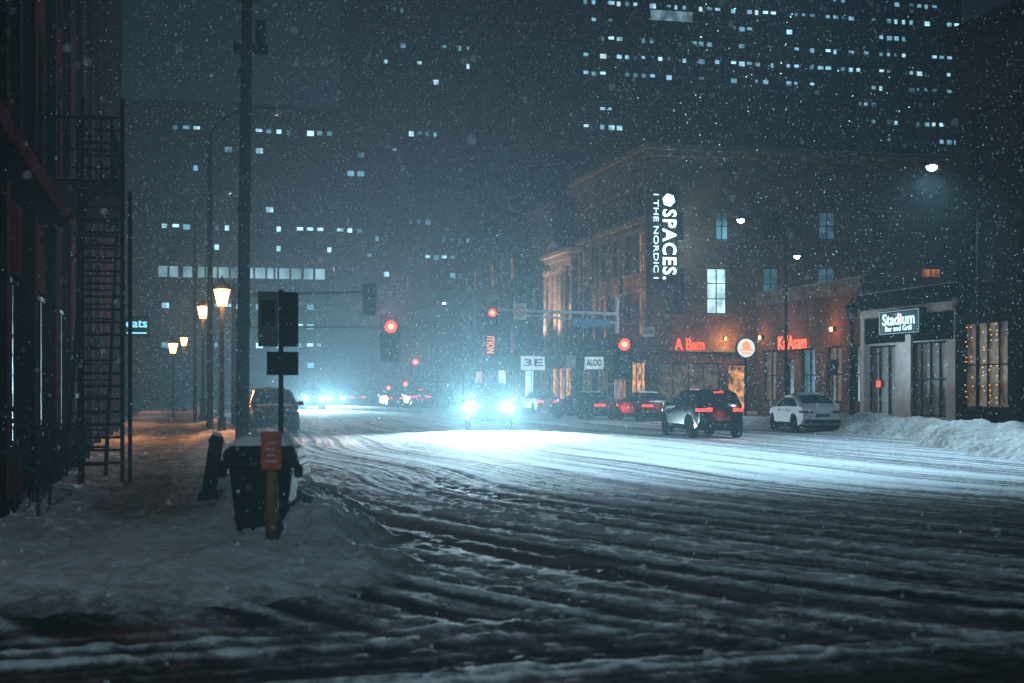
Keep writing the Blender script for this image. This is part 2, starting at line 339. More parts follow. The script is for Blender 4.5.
def grid(W,u0,u1,n,w,rows,kinds,cross=(1,2)):
    out=[]
    for (v0,v1) in rows:
        for i in range(n):
            c=u0+(u1-u0)*(i+.5)/n; out.append((c-w/2,v0,c+w/2,v1,kinds() if callable(kinds) else kinds,cross))
    return out
R=random.random
def addedlamp(loc,e,col=(1,.45,.16),label='added warm wall lamp brightening brick facade',n=(-1,0)):  # wall lamps are added to warm the brick, standing in for shop light
    r=thing('added_wall_lamp',label,'lamp',loc,group='added warm wall lamps on facades')
    MB().box(-.06,-.06,-.1,.06,.06,.1).obj('bracket','black',r); cx_,cy_=n[0]*.16,n[1]*.16
    MB().lathe([(.04,-.12),(.07,-.08),(.07,.04),(.03,.08)],(cx_,cy_,0),10).obj('lamp_glass','lantern',r)
    lamp('POINT',(n[0]*.7,n[1]*.7,-.1),e,col,r,size=.15); return r
# -- left building
def klf(): return 'glass'
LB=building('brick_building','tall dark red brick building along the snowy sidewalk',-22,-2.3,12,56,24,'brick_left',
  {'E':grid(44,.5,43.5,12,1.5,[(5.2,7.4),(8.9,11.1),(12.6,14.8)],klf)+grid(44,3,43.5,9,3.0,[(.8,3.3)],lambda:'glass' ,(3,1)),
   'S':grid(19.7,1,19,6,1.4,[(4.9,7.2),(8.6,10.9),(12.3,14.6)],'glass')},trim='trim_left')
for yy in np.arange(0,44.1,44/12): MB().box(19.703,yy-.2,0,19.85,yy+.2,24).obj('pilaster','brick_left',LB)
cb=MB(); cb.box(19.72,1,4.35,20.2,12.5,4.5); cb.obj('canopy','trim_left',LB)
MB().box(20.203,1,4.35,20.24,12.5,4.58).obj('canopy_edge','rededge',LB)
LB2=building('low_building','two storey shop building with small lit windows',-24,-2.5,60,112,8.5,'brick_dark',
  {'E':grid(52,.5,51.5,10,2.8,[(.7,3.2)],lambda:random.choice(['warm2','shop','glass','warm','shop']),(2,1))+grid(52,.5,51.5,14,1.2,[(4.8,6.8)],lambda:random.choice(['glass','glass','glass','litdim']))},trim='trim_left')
LB3=building('office_block','dark stepped office block down the street',-40,-2.5,116,175,24,'tower',
  {'E':grid(59,1,58,12,2,[(5+i*3.6,7+i*3.6) for i in range(5)],lambda:random.choice(['glass','glass','litdim','glass']),(2,1)),'S':grid(37.5,1,37,8,2,[(5+i*3.6,7+i*3.6) for i in range(5)],lambda:random.choice(['glass','glass','litdim']),(2,1))},trim='tower')
sg=thing('shop_sign','small glowing cyan shop sign hanging off brick wall','sign',(-2.25,61,0)); zc=zz(326,dep(-1.7,61))
MB().box(0,0,zc-.45,1.0,.15,zc+.45).obj('sign_board','black',sg); text('eats',.5,(.5,-.02,zc+.1),'S','signcy',sg,width=.85,bold=.01); MB().box(.1,-.02,zc-.32,.9,-.003,zc-.26).obj('neon_strip','signcy',sg)
# -- right: dark tall
y0s=onX(955,29.5); yst=onX(862,29.5); ybr=onX(757,29.5)
W4=y0s-30
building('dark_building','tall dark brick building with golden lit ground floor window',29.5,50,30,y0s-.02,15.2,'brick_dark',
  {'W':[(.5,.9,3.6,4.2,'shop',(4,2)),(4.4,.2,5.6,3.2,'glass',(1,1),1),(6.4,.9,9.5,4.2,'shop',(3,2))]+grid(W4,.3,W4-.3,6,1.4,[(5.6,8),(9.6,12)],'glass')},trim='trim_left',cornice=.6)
fr=thing('fairy_light_curtain','golden fairy lights strung inside shop window','lights',(29.5,0,0)); fb=MB()
for i in range(6):
    for j in range(16):
        if R()<.6:
            yy=y0s-.02-.8-i*.42+R()*.16; z=1.1+j*.19+R()*.1; fb.frus((.03,yy),.012,.012,.02,.02,z,z+.035)
o=fb.obj('fairy_lights','fairy',fr); o['kind']='stuff'
lamp('POINT',(-.7,y0s-2,2.6),16,(1,.5,.2),fr,size=.6)
# -- bar
WS=yst-y0s
bar=building('bar_building','low white fronted bar with glass doors and lit sign',29.5,42,y0s,yst-.02,5.45,'white',
  {'W':[(.5,.15,3.0,3.5,'barg',(3,1),1),(4.2,.5,7.1,3.55,'barg',(4,2))]},trim='black',cornice=.3)
c=MB(); c.box(-.12,0,4.75,-.003,WS-.03,5.05); c.box(-.1,WS-.35,0,-.003,WS-.03,4.75); c.box(-.1,3.3,0,-.003,3.75,4.75); c.obj('white_pilaster','white',bar)
MB().box(-.06,.1,3.6,-.003,3.25,4.7).obj('dark_panel','black',bar)
MB().box(-.06,3.8,3.6,-.003,WS-.4,4.7).obj('dark_fascia','black',bar)
M['redsmall']=em('small_red_beer_sign',(1,.05,.03),.8)
MB().box(.1,WS-1.5,1.7,.13,WS-1.1,2.0).obj('window_neon','redsmall',bar)
ss1=thing('lit_bar_sign','glowing pale blue bar and grill sign on white frontage','sign',(29.5,0,0))
yc=onX(902,29.2); dd=dep(29.2,yc); zs=zz(322,dd)
MB().box(-.45,yc-1.7,zs-.52,-.15,yc+1.7,zs+.52).obj('sign_board','black',ss1)
M['lb']=em('sign_panel_pale_blue',(.12,.45,.65),.045,var=.3,scale=3)
MB().box(-.47,yc-1.55,zs-.4,-.452,yc+1.55,zs+.4).obj('light_panel','lb',ss1)
M['signw5']=em('sign_letters_blue_white',(.6,.9,1),1.9); M['signfr']=em('sign_edge_light',(.4,.8,1),.35)
b=MB()
b.box(-.48,yc-1.66,zs+.44,-.452,yc+1.66,zs+.48); b.box(-.48,yc-1.66,zs-.48,-.452,yc+1.66,zs-.44); b.box(-.48,yc-1.66,zs-.44,-.452,yc-1.62,zs+.44); b.box(-.48,yc+1.62,zs-.44,-.452,yc+1.66,zs+.44); b.obj('lit_frame','signfr',ss1)
text('Stadium',.66,(-.48,yc,zs+.1),'W','signw5',ss1,width=2.7,bold=.014,ext=.006)
text('Bar and Grill',.3,(-.485,yc,zs-.27),'W','signw5',ss1,width=2.2,bold=.002,ext=.006)
lamp('POINT',(-1.8,yc,zs-1.2),90,(.7,.88,1),ss1,size=.4)
# -- brick corner
br=building('corner_brick_building','single storey red brick corner building with red neon sign',29.5,44,yst,ybr,6.3,'brick_red',
  {'W':[(.8,1.0,2.4,3.6,'shop',(2,2)),(3.4,.15,4.6,3.1,'glass',(1,1),1),(5.4,1,7,3.6,'litdim',(2,2)),(8.2,1,9.8,3.6,'shop',(2,2)),(10.6,1,11.6,3.6,'glass',(1,2))]},trim='stonedk',cornice=.15)
rs=thing('red_neon_sign','red glowing neon shop lettering on brick wall','sign',(29.5,0,0)); yc=onX(791,29.3); d_=dep(29.3,yc)
MB().box(-.2,yc-2.1,zz(349,d_)-.1,-.003,yc+2.1,zz(349,d_)-.04).obj('mounting_rail','black',rs)
text("Ka'Asam",.95,(-.15,yc,zz(343,d_)),'W','signred',rs,width=3.3,bold=.006,ext=.02)
lamp('POINT',(-1,yc,zz(343,d_)),45,(1,.12,.05),rs,size=.5)
addedlamp((29.42,yst+2.6,4.4),60); addedlamp((29.42,ybr-.9,4.3),45)
# -- office building on the corner
YS=87.3; x1=onY(962,YS)
def ux(px): return onY(px,YS)-29.5
dS=lambda px: dep(onY(px,YS),YS)
def zr(py,px): return zz(py,dS(px))
def wr(a,b_,t,bt,kind,cross=(2,2)): m_=(a+b_)/2; return (ux(a),zr(bt,m_),ux(b_),zr(t,m_),kind,cross)
srects=[wr(667,684,212,240,'glass'),wr(716,729,212,240,'litsoft'),wr(764,781,212,240,'glass'),wr(819,836,212,240,'litdim'),wr(872,888,212,240,'glass'),wr(922,936,212,240,'glass'),
 wr(667,684,268,314,'glass',(2,3)),wr(707,727,268,314,'lit',(2,3)),wr(763,779,268,300,'litdim'),wr(818,836,268,300,'litdim'),wr(872,888,268,300,'glass'),wr(922,942,268,300,'warm'),
 (.6,.4,4.8,3.3,'shop',(4,1)),(5.4,.15,6.8,3.2,'warm2',(1,1),1),(7.3,.4,11.5,3.3,'shop',(4,1)),(13,.4,17,3.3,'shop',(3,1))]
yend=onX(576,29.5); LSP=yend-YS
wrects=grid(LSP,.6,LSP-.6,6,1.5,[(5.2,8.0)],lambda:random.choice(['warm','warm','warm','glass']),(2,2))+grid(LSP,.6,LSP-.6,6,1.5,[(9.3,12)],lambda:random.choice(['glass','glass','warm']),(2,2))+grid(LSP,.6,LSP-.6,4,3.2,[(.5,3.4)],lambda:random.choice(['shop','warm2','warm']),(3,1))+grid(LSP,.6,LSP-.6,6,1.2,[(13.1,14.9)],'glass',(2,1))
sp=building('brick_office_building','tall brown brick office building with sign and lit windows',29.5,x1,YS,yend,17,'brick_brown',{'S':srects,'W':wrects},trim='stonedk',cornice=.7)
c=MB(); c.box(-.25,-.25,4.0,x1-29.5,-.003,4.35); c.box(-.25,-.003,4.0,-.003,LSP,4.35); c.box(-.3,0,12.5,-.003,LSP,12.8)
c.obj('belt_course','stonedk',sp)
for i in range(7): yy=.05+i*(LSP-.4)/6; MB().box(-.22,yy,4.36,-.003,yy+.35,16.4).obj('pilaster','brick_brown',sp)
bk=MB().box(-.6,0,16.2,-.39,.22,16.64).obj('cornice_bracket','stonedk',mesh_only=True)
for i in range(24): link('cornice_bracket',bk,sp,0,(0,.3+i*(LSP-.8)/23,0))
addedlamp((30.0+4.6,YS-.08,4.9),160,n=(0,-1)); addedlamp((41.8,YS-.08,4.9),150,n=(0,-1)); addedlamp((48.5,YS-.08,5.0),90,n=(0,-1))
sx=onY(669,YS-.6); dsp=dep(sx,YS-.6); zt,zb=zz(193,dsp),zz(280,dsp)
sps=thing('vertical_lit_sign','tall white glowing vertical letter sign on brick facade','sign',(0,0,0))
MB().box(sx-.62,YS-.5,zb-.15,sx+.62,YS-.35,zt+.15).obj('sign_board','black',sps)
MB().box(sx-.1,YS-.36,zb+1,sx+.1,YS-.003,zb+1.2).box(sx-.1,YS-.36,zt-1.2,sx+.1,YS-.003,zt-1).obj('bracket','steel',sps)
text('SPACES.',1.25,(sx,YS-.56,(zz(209,dsp)+zb)/2),'SV','signw',sps,width=zz(210,dsp)-zb,bold=.022,ext=.04,spacing=1.14)
hx=MB(); hx.cyl((sx,YS-.6,zz(200,dsp)),(sx,YS-.501,zz(200,dsp)),.42,.42,6); hx.obj('hexagon_logo','signw',sps)
M['signw6']=em('sign_white_mid',(.6,.88,1),1.8)
sx2=onY(656,YS-.6); sb=thing('narrow_lit_sign','narrow white lit vertical name sign beside larger sign','sign',(0,0,0))
MB().box(sx2-.3,YS-.5,zb-.1,sx2+.3,YS-.35,zt+.1).box(sx2-.05,YS-.36,zt-1,sx2+.05,YS-.003,zt-.9).obj('sign_board','black',sb)
text('I THE NORDIC I',.48,(sx2,YS-.56,(zt+zb)/2),'SV','signw6',sb,width=(zt-zb)*.97,bold=.0,ext=.03)
lamp('POINT',(sx,YS-1.6,(zt+zb)/2),420,(.5,.86,1),sps,size=1.2)
rs=thing('red_script_sign','red glowing script lettering above shop front','sign',(0,0,0)); xx=onY(690,YS-.3); zc=zz(345,dep(xx,YS))
MB().box(xx-1.1,YS-.3,zc-.5,xx+1.1,YS-.003,zc-.45).obj('mounting_rail','black',rs)
text('A Bam',1.05,(xx,YS-.3,zc),'S','signred',rs,width=2.0,bold=.01,ext=.03)
lamp('POINT',(xx,YS-1,zc),60,(1,.12,.05),rs,size=.4)
rd=thing('round_sign','round glowing sign with orange emblem on bracket','sign',(0,0,0)); yr=77; xx=onY(746,yr); zc=zz(348,dep(xx,yr))
b=MB().cyl((xx,yr,zc),(xx,yr+.2,zc),.6,.6,28); b.obj('sign_disc','black',rd,bevel=.02)
M['signw2']=em('sign_white_soft',(.8,.92,.95),.9); MB().cyl((xx,yr-.02,zc),(xx,yr-.003,zc),.54,.54,28).obj('light_disc','signw2',rd)
b=MB(); b.cyl((xx,yr-.035,zc+.12),(xx,yr-.022,zc+.12),.26,.26,16); b.box(xx-.42,yr-.05,zc-.16,xx+.42,yr-.036,zc-.06); b.box(xx-.3,yr-.05,zc-.34,xx+.3,yr-.036,zc-.26); b.obj('emblem','signor',rd)
MB().cyl((xx,yr+.1,0),(xx,yr+.1,zc-.55),.07).obj('post','black',rd)
lamp('POINT',(xx,yr-.7,zc),20,(1,.8,.6),rd,size=.4)
yo2=onX(553,29.5)
orn=building('ornate_building','ornate stone fronted building lit warmly by uplights',29.2,48,yend+.02,yo2,12,'stone',{'W':grid(yo2-yend,.5,yo2-yend-.5,4,1.3,[(5.2,7.4),(8.2,10.4)],lambda:random.choice(['warm','glass']),(2,2))+grid(yo2-yend,.5,yo2-yend-.5,3,2.2,[(.5,3.3)],'warm2',(2,1))},cornice=.8)
for i in range(5):
    yy=.3+i*(yo2-yend-.8)/4; MB().lathe([(.32,4.6),(.32,4.8),(.24,4.9),(.2,10.6),(.3,10.8),(.32,11)],(-.4,yy,0),12).obj('column','stone',orn)
MB().box(-.8,0,4.2,-.003,yo2-yend,4.597).obj('ledge','stone',orn)
c=MB(); q=yo2-yend; c.add([(-.7,0,12.41),(-.7,q,12.41),(-.7,q/2,13.1),(0,0,12.41),(0,q,12.41),(0,q/2,13.1)],[(0,2,1),(3,4,5),(0,3,5,2),(1,2,5,4),(0,1,4,3)]); c.obj('pediment','stone',orn)
for yy in(1.5,6): lamp('SPOT',(-2.4,yy,4.8),2200,(1,.6,.4),orn,size=.2,spot=90,dirv=(.3,.1,1))
for yy in(1,6,11): lamp('SPOT',(-2.4,yy,4.8),1100,(1,.58,.38),sp,size=.2,spot=80,dirv=(.2,.1,1))
building('grey_midrise','grey concrete mid rise building with few lit windows',29.5,50,yo2+.03,150,16.5,'conc',{'W':grid(150-yo2,.5,150-yo2-.5,9,1.8,[(4.8,7),(8.2,10.4),(11.6,13.8)],lambda:random.choice(['glass','litdim','glass','warm']),(2,1))+grid(150-yo2,.5,150-yo2-.5,7,3.6,[(.5,3.4)],lambda:random.choice(['shop','litmid','warm2']),(3,1))},trim='conc')

# ---------------- far towers ----------------
def tower(name,label,px0,px1,Y,depth,h,mat,fl,bw,prob,z0=6,wh=1.5,kinds=('litmid','litdim'),ww=.62,hh=.55,dup=3,strip=None):
    x0=onY(px0,Y); x1=onY(px1,Y)
    root=thing(name,label,'tower',(x0,Y,0)); w=x1-x0
    b=MB(); b.box(0,0,0,w,depth,h); b.obj('wall',mat,root)
    g=MB(); nfl=int((h-z0)/fl)
    nb=max(2,int(w/bw)); bw=w/nb
    for j in range(nfl): g.box(.2,-.05,z0+j*fl,w-.2,-.003,z0+j*fl+wh); g.box(-.05,.2,z0+j*fl,-.003,depth-.2,z0+j*fl+wh)
    g.obj('window_band','glass',root)
    p=MB()
    for i in range(nb+1): p.box(i*bw-.14,-.3,0,i*bw+.14,-.052,h+.6)
    for i in range(int(depth/bw)+1): p.box(-.3,i*bw-.14,0,-.052,i*bw+.14,h+.6)
    p.box(-.4,-.4,h+.01,w+.4,depth,h+1); p.obj('pier',mat,root)
    if strip:
        xa,xb,z_=onY(strip[0],Y)-x0,onY(strip[1],Y)-x0,zz(strip[2],dep(x0,Y)); MB().box(xa,-.38,z_-.8,xb,-.31,z_+.8).obj('lit_panel','litstrip',root)
    cells=[]
    for j in range(nfl):
        i=0; fp=random.choice([.25,.6,1,1,2.2])
        while i<nb:
            pr=(prob(i/nb,(z0+j*fl)/h) if callable(prob) else prob)*fp
            if R()<pr:
                n=random.choice([1,1,2,3,4][:dup+2])
                for q in range(n):
                    if i+q<nb: cells.append((i+q,j))
                i+=n
            i+=1
    cells=list(dict.fromkeys(cells)); random.shuffle(cells); wm={}
    for kd_ in set(kinds):
        for v_ in range(4):
            W_=(bw-.3)*ww*(1,.7,.9,.6)[v_]; H_=wh*hh*(1,.8,.6,1)[v_]
            q=MB(); q.box(.18,-.09,wh-.1-H_,.18+W_,-.055,wh-.1); wm[kd_,v_]=q.obj('window',kd_,mesh_only=True)
    for (i,j) in cells[:98]: link('window',wm[random.choice(kinds),random.randrange(4)],root,0,(i*bw,0,z0+j*fl))
    rest=cells[98:]
    if rest:
        q=MB()
        for (i,j) in rest:
            W_=(bw-.3)*ww*random.uniform(.5,1); H_=wh*hh*random.uniform(.5,1); q.box(.18+i*bw,-.09,z0+j*fl+wh-.1-H_,.18+i*bw+W_,-.055,z0+j*fl+wh-.1)
        o=q.obj('lit_windows','litrest',root); o['kind']='stuff'
    return root,w
M['litrest']=em('lit_window_row',(.32,.74,1),.8,var=1.0,scale=.5,ov=1)
M['litstrip']=em('lit_office_strip',(.45,.8,1),.32,var=.7,scale=.6,ov=1)
tower('office_tower','broad dark office tower with scattered lit windows',150,366,200,40,40,'tower',2.7,1.35,lambda u,v:.26 if (v<.8) else .06,z0=4,wh=1.3,kinds=('litsoft','litmid','litmid','litsoft'),ww=.85)
sk=thing('skyway_bridge','enclosed pedestrian skyway with long row of lit windows','bridge',(onY(156,150),150,0)); w=onY(326,150)-onY(156,150); dk=dep(5,150); za,zb2=zz(277,dk),zz(268,dk)
b=MB(); b.box(0,0,za-1.2,w,3,za-.1); b.box(0,0,zb2+.1,w,3,zb2+.9); b.box(-.6,0,0,0,3,za+3); b.box(w,0,0,w+.8,3,zb2+.9); b.obj('deck','tower_dark',sk)
nb=14; us_=sorted([R() for i in range(9)]+[i/nb for i in range(nb+1)])
for u_ in us_: MB().box(w*u_-.1,.02,za-.1,w*u_+.1,.2,zb2+.1).obj('mullion','tower_dark',sk)
M['sky']=em('skyway_glass_lit',(.45,.85,1),.4,var=1.0,scale=.22)
MB().box(0,.22,za-.1,w,.3,zb2+.1).obj('window_strip','sky',sk)
tower('slab_tower','tall slim dark tower with a few lit windows',366,522,240,40,95,'tower',3.0,1.4,lambda u,v:.34 if (u>.7 and v>.25) else .07,z0=8,kinds=('litsoft','litdim','litsoft','litmid'),ww=.75)
tower('dark_tower','very dark narrow glass tower',516,582,185,30,80,'tower_dark',3.6,2.2,.01,z0=8,kinds=('litdim',))
def p4(u,v):
    if v>.985: return 0
    return .42 if u<.4 else .30
tower('lit_office_tower','huge office tower with many cool lit windows',582,960,215,50,80,'tower_dark',2.8,1.35,p4,z0=42,wh=1.2,kinds=('litmid','litsoft','litmid','lit','litsoft','litsoft'),ww=.95,hh=.6,strip=(650,692,11))
tower('stepped_block','dark windowless stepped block behind brick offices',697,852,112,20,25.5,'tower_dark',3.6,2.5,0,z0=30)
tower('rear_block','plain dark block behind low shops',870,1100,108,20,20.5,'tower_dark',3.6,2.5,.0,z0=8)
tower('closing_block','dim block of offices closing the end of the street',330,520,175,10,14,'tower',3.4,2.4,.10,z0=4,kinds=('litdim','litsoft'))

# ---------------- vehicles ----------------
def car(style,color,lights='off',label='',name='parked_car',cat='car',loc=(0,0,0),rz=0,snow=True,group='cars on the snowy street'):
    P={'sedan':dict(L=2.3,W=.9,belt=.93,top=1.43,r=.33,pts=[(-2.2,.32),(-2.32,.5),(-2.28,.92),(-1.8,1.02),(-1.0,1.34),(-.35,1.43),(.25,1.4),(1.15,.98),(1.9,.86),(2.2,.7),(2.3,.5),(2.22,.28)],roof=(4,6)),
       'suv':dict(L=2.25,W=.93,belt=1.02,top=1.62,r=.38,pts=[(-2.12,.4),(-2.26,.58),(-2.24,.92),(-2.16,1.08),(-1.72,1.5),(-1.15,1.6),(.05,1.6),(1.05,1.07),(1.85,.97),(2.16,.82),(2.27,.55),(2.18,.36)],roof=(4,6)),
       'truck':dict(L=2.6,W=.98,belt=1.2,top=1.88,r=.42,pts=[(-2.5,.5),(-2.6,.7),(-2.57,1.18),(-2.45,1.22),(-2.25,1.78),(-1.8,1.88),(.3,1.86),(1.0,1.24),(2.2,1.14),(2.5,1.0),(2.6,.6),(2.5,.42)],roof=(5,6))}[style]
    root=thing(name,label,cat,loc,rz,group); pts=P['pts']; W,belt,top,r,Lh=P['W'],P['belt'],P['top'],P['r'],P['L']
    wy=Lh*.62; bot=pts[-1][1]-.04; arc=r+.07
    def arch(cy):
        o=[]; zc=r; a0=math.asin(max(-1,min(1,(bot-zc)/arc)))
        for i in range(9):
            a=a0+(math.pi-2*a0)*i/8; o.append((cy+arc*math.cos(a),zc+arc*math.sin(a)))
        return o
    prof=pts+arch(wy)+arch(-wy)
    def wd(z):
        if z<=belt: return W*(1-.05*max(0,(.75-z))**1.0-.03*max(0,(z-.75)/(belt-.75)))
        return W*.97*(1-.27*(z-belt)/(top-belt))
    def plan(y): return 1-.2*min(1,abs(y)/Lh)**4
    def surf(y,z,t,off=(0,0)):
        zc=z+(.04*(1-t*t) if z>belt-.1 else 0); return (t*wd(z)*plan(y),y+off[0]+(-.13*np.sign(y)*t*t if abs(y)>Lh*.85 else 0),zc+off[1])
    ts=[-1,-.96,-.8,-.45,0,.45,.8,.96,1]; vs=[]; n=len(prof)
    for t in ts:
        for (y,z) in prof:
            yy,z2=y,z
            if abs(t)==1: yy=y*.985; z2=(z-.8)*.96+.8
            x,y3,z3=surf(yy,z2,t); vs.append((x,y3,z3))
    fs=[]
    for j in range(len(ts)-1):
        for i in range(n): k2=(i+1)%n; fs.append((j*n+i,j*n+k2,(j+1)*n+k2,(j+1)*n+i))
    fs.append(tuple(range(n-1,-1,-1))); fs.append(tuple(range((len(ts)-1)*n,len(ts)*n)))
    b=MB(); b.add(vs,fs); b.obj('body',color,root,sharp=38)
    MB().box(-W*.8,-Lh*.85,bot-.05,W*.8,Lh*.85,bot+.3).obj('chassis','rubber',root)
    def glass(i,j,a,b_,name,tm=.84):
        (y0,z0),(y1,z1)=pts[i],pts[j]; nx,nz=-(z1-z0),(y1-y0); l=math.hypot(nx,nz); nx/=l;nz/=l
        if nz<0: nx,nz=-nx,-nz
        g=MB(); vs=[];T=[-tm,-tm/2,0,tm/2,tm]
        for s_ in(a,(a+b_)/2,b_):
            for t in T: vs.append(surf(y0+(y1-y0)*s_,z0+(z1-z0)*s_,t,(nx*.03,nz*.03)))
        g.add(vs,[(q*5+i_,q*5+i_+1,q*5+i_+6,q*5+i_+5) for q in range(2) for i_ in range(4)]); return g.obj(name,'carglass',root,smooth=True)
    ri,rj=P['roof']
    glass(rj,rj+1,.08,.93,'windscreen')
    glass(3,4,.12,.92,'rear_window',.8)
    zl=belt+.05; zt=top-.12
    def yr_(z):
        (y0,z0),(y1,z1)=pts[3],pts[4]; s_=(z-z0)/(z1-z0); return y0+(y1-y0)*s_
    def yf_(z):
        (y0,z0),(y1,z1)=pts[rj+1],pts[rj]; s_=(z-z0)/(z1-z0); return y0+(y1-y0)*s_
    for sgn in(-1,1):
        for (fa,fb_) in((.06,.33),(.36,.62),(.65,.94)):
            g=MB(); q=[]
            for z,mi in((zl,0),(zt,0)):
                A,B=yr_(z)+.05,yf_(z)-.05; q.append((A+(B-A)*fa,z)); q.append((A+(B-A)*fb_,z))
            vs=[(sgn*(wd(z)*plan(y)+.012),y,z*1.0) for (y,z) in q]; g.add(vs,[(0,1,3,2)]); g.obj('side_window','carglass',root)
    for sgn in(-1,1):
        MB().box(sgn*W*.97,-wy+arc+.05,bot+.02,sgn*(W+.0),wy-arc-.05,bot+.14).obj('sill_trim','rubber',root)
        MB().box(sgn*(W-.05),pts[rj+1][0]-.3,belt+.02,sgn*(W+.16),pts[rj+1][0]-.14,belt+.17).obj('mirror',color,root,bevel=.03)
        for hy in(-.75,.3): MB().box(sgn*W*.96,hy,belt-.12,sgn*(W+.015),hy+.18,belt-.09).obj('door_handle','rubber',root)
    MB().box(-W*.74,-Lh-.05,.36 if style!='truck' else .5,W*.74,-Lh+.2,.5 if style!='truck' else .66).obj('rear_bumper','rubber',root,bevel=.03)
    MB().box(-W*.74,Lh-.2,.3 if style!='truck' else .45,W*.74,Lh+.05,.44 if style!='truck' else .62).obj('front_bumper','rubber',root,bevel=.03)
    MB().box(-W*.45,Lh-.15,.5,W*.45,Lh+.02,.68 if style=='sedan' else .84).obj('grille','black',root,bevel=.02)
    MB().box(-.26,-Lh-.03,.6,.26,-Lh+.06,.72).obj('number_plate','steeldk',root)
    tz=.74 if style=='sedan' else .9; tz+= .1 if style=='truck' else 0
    tm='tail' if lights in('tail',) else 'taildim'
    for sgn in(-1,1):
        g=MB(); vs=[]
        for t in(.5,.68,.84,.95,1.0):
            for z in(tz,tz+.085):
                x,y3,z3=surf(-Lh+.0,z,t*sgn if t<1 else sgn); y3-=.02
                if t==1.0: x=sgn*(wd(z)*plan(-Lh+.3)+.012); y3=-Lh+.36
                elif t==.95: x=sgn*(wd(z)*plan(-Lh)*.97); y3-=.0
                vs.append((x,y3,z3))
        g.add(vs,[(2*i,2*i+2,2*i+3,2*i+1) for i in range(4)]); g.obj('tail_light',tm,root)
        MB().box(sgn*W*.5,Lh-.26,tz-.1,sgn*W*.78,Lh-.0,tz+.05).obj('headlight','head' if lights=='head' else 'headoff',root,bevel=.03)
    if lights=='tail':
        MB().box(-.16,-1.83 if style!='sedan' else -1.2,1.28 if style=='sedan' else 1.52,.16,-1.8 if style!='sedan' else -1.17,1.3 if style=='sedan' else 1.545).obj('brake_light','tail',root)
    wh=MB(); wh.lathe([(r*.62,-.1),(r*.95,-.11),(r,-.07),(r,.07),(r*.95,.11),(r*.62,.1)],axis='X',n=20); tm_=wh.obj('tyre','rubber',mesh_only=True)
    rm=MB(); rm.lathe([(r*.2,-.09),(r*.24,.09)],axis='X',n=10)
    for i in range(7):
        a=i*2*math.pi/7; rm.cyl((.06,0,0),(.07,r*.6*math.cos(a),r*.6*math.sin(a)),.03,.025,6); rm.cyl((-.06,0,0),(-.07,r*.6*math.cos(a),r*.6*math.sin(a)),.03,.025,6)
    rm.lathe([(r*.64,-.08),(r*.64,.08)],axis='X',n=20)
    rmm=rm.obj('rim','rim',mesh_only=True)
    for sx_ in(-1,1):
        for sy in(-1,1):
            w_=bpy.data.objects.new('wheel',None); COL.objects.link(w_); w_.parent=root; w_.location=(sx_*(W-.16),sy*wy,r); w_.empty_display_size=.1
            link('tyre',tm_,w_); link('rim',rmm,w_)
    if snow:
        g=MB(); T=[-.8,-.4,0,.4,.8]; vs=[]; ys_=np.linspace(pts[ri][0]+.1,pts[rj][0]-.1,6)
        for y in ys_:
            for t in T: vs.append((t*wd(top)*.95,y,top-.0+.05*(1-t*t)+.02+random.uniform(0,.02)-(.07 if y in(ys_[0],ys_[-1]) else 0)))
        g.add(vs,[(q*5+i_,q*5+i_+1,q*5+i_+6,q*5+i_+5) for q in range(5) for i_ in range(4)]); g.obj('roof_snow','snow',root,smooth=True)
        g=MB(); vs=[]; hy0,hz0=pts[rj+1]; hy1,hz1=pts[rj+2]
        for s_ in np.linspace(.12,.95,5):
            for t in T: vs.append((t*W*.85,hy0+(hy1-hy0)*s_,hz0+(hz1-hz0)*s_+.04*(1-t*t)+.015+random.uniform(0,.015)))
        g.add(vs,[(q*5+i_,q*5+i_+1,q*5+i_+6,q*5+i_+5) for q in range(4) for i_ in range(4)])
        g.obj('bonnet_snow','snow',root,smooth=True)
    if lights=='tail':
        lamp('POINT',(0,-Lh-.5,tz),26,(1,.03,.015),root,size=.3)
    return root
M['c_black']=pm('black_car_paint',(.003,.0035,.004),.14,.0,coat=.0,spec=.3); M['c_white']=pm('silver_white_car_paint',(.26,.27,.285),.5,coat=.0,spec=.2)
M['c_grey']=pm('grey_car_paint',(.015,.017,.02),.25,.0,coat=.0,spec=.2); M['c_red']=pm('dark_red_car_paint',(.05,.006,.006),.25,.0,coat=.0,spec=.25); M['c_blue']=pm('dark_blue_car_paint',(.008,.012,.022),.25,.0,coat=.0,spec=.25)
PI=math.pi
def pos(px,d,z=.0): x,y=at(px,d); return (x,y,z)
car('suv','c_black','tail','black suv seen from behind with red tail lights','moving_car','car',pos(701,49),-.04,snow=False)
car('sedan','c_white','off','snow dusted white sedan parked beside snow bank','parked_car','car',pos(804,55),-.13)
car('sedan','c_red','tail','dark red sedan with glowing tail lights','moving_car','car',pos(643,73),.05)
car('sedan','c_blue','tail','dark blue sedan turning on snowy road','moving_car','car',pos(585,76),.35)
car('sedan','c_grey','tail','grey sedan with red tail lights further along','moving_car','car',pos(540,95),0)
TA=PI-.20
car('truck','c_grey','head','oncoming dark pickup truck with blazing headlights','moving_truck','truck',pos(488,59),TA,snow=False)
car('suv','c_black','off','dark suv parked by the kerb covered in snow','parked_car','car',pos(272,53),PI)
car('suv','c_grey','head','distant oncoming car with bright headlights','moving_car','car',pos(312,112),PI)
car('sedan','c_black','head','distant oncoming sedan with headlights on','moving_car','car',pos(334,136),PI)
car('sedan','c_grey','tail','distant sedan stopped with red brake lights','moving_car','car',pos(392,125),0)
car('suv','c_red','tail','distant red suv queuing with brake lights','moving_car','car',pos(417,118),.0)
car('sedan','c_black','tail','distant dark sedan driving away','moving_car','car',pos(355,140),0)
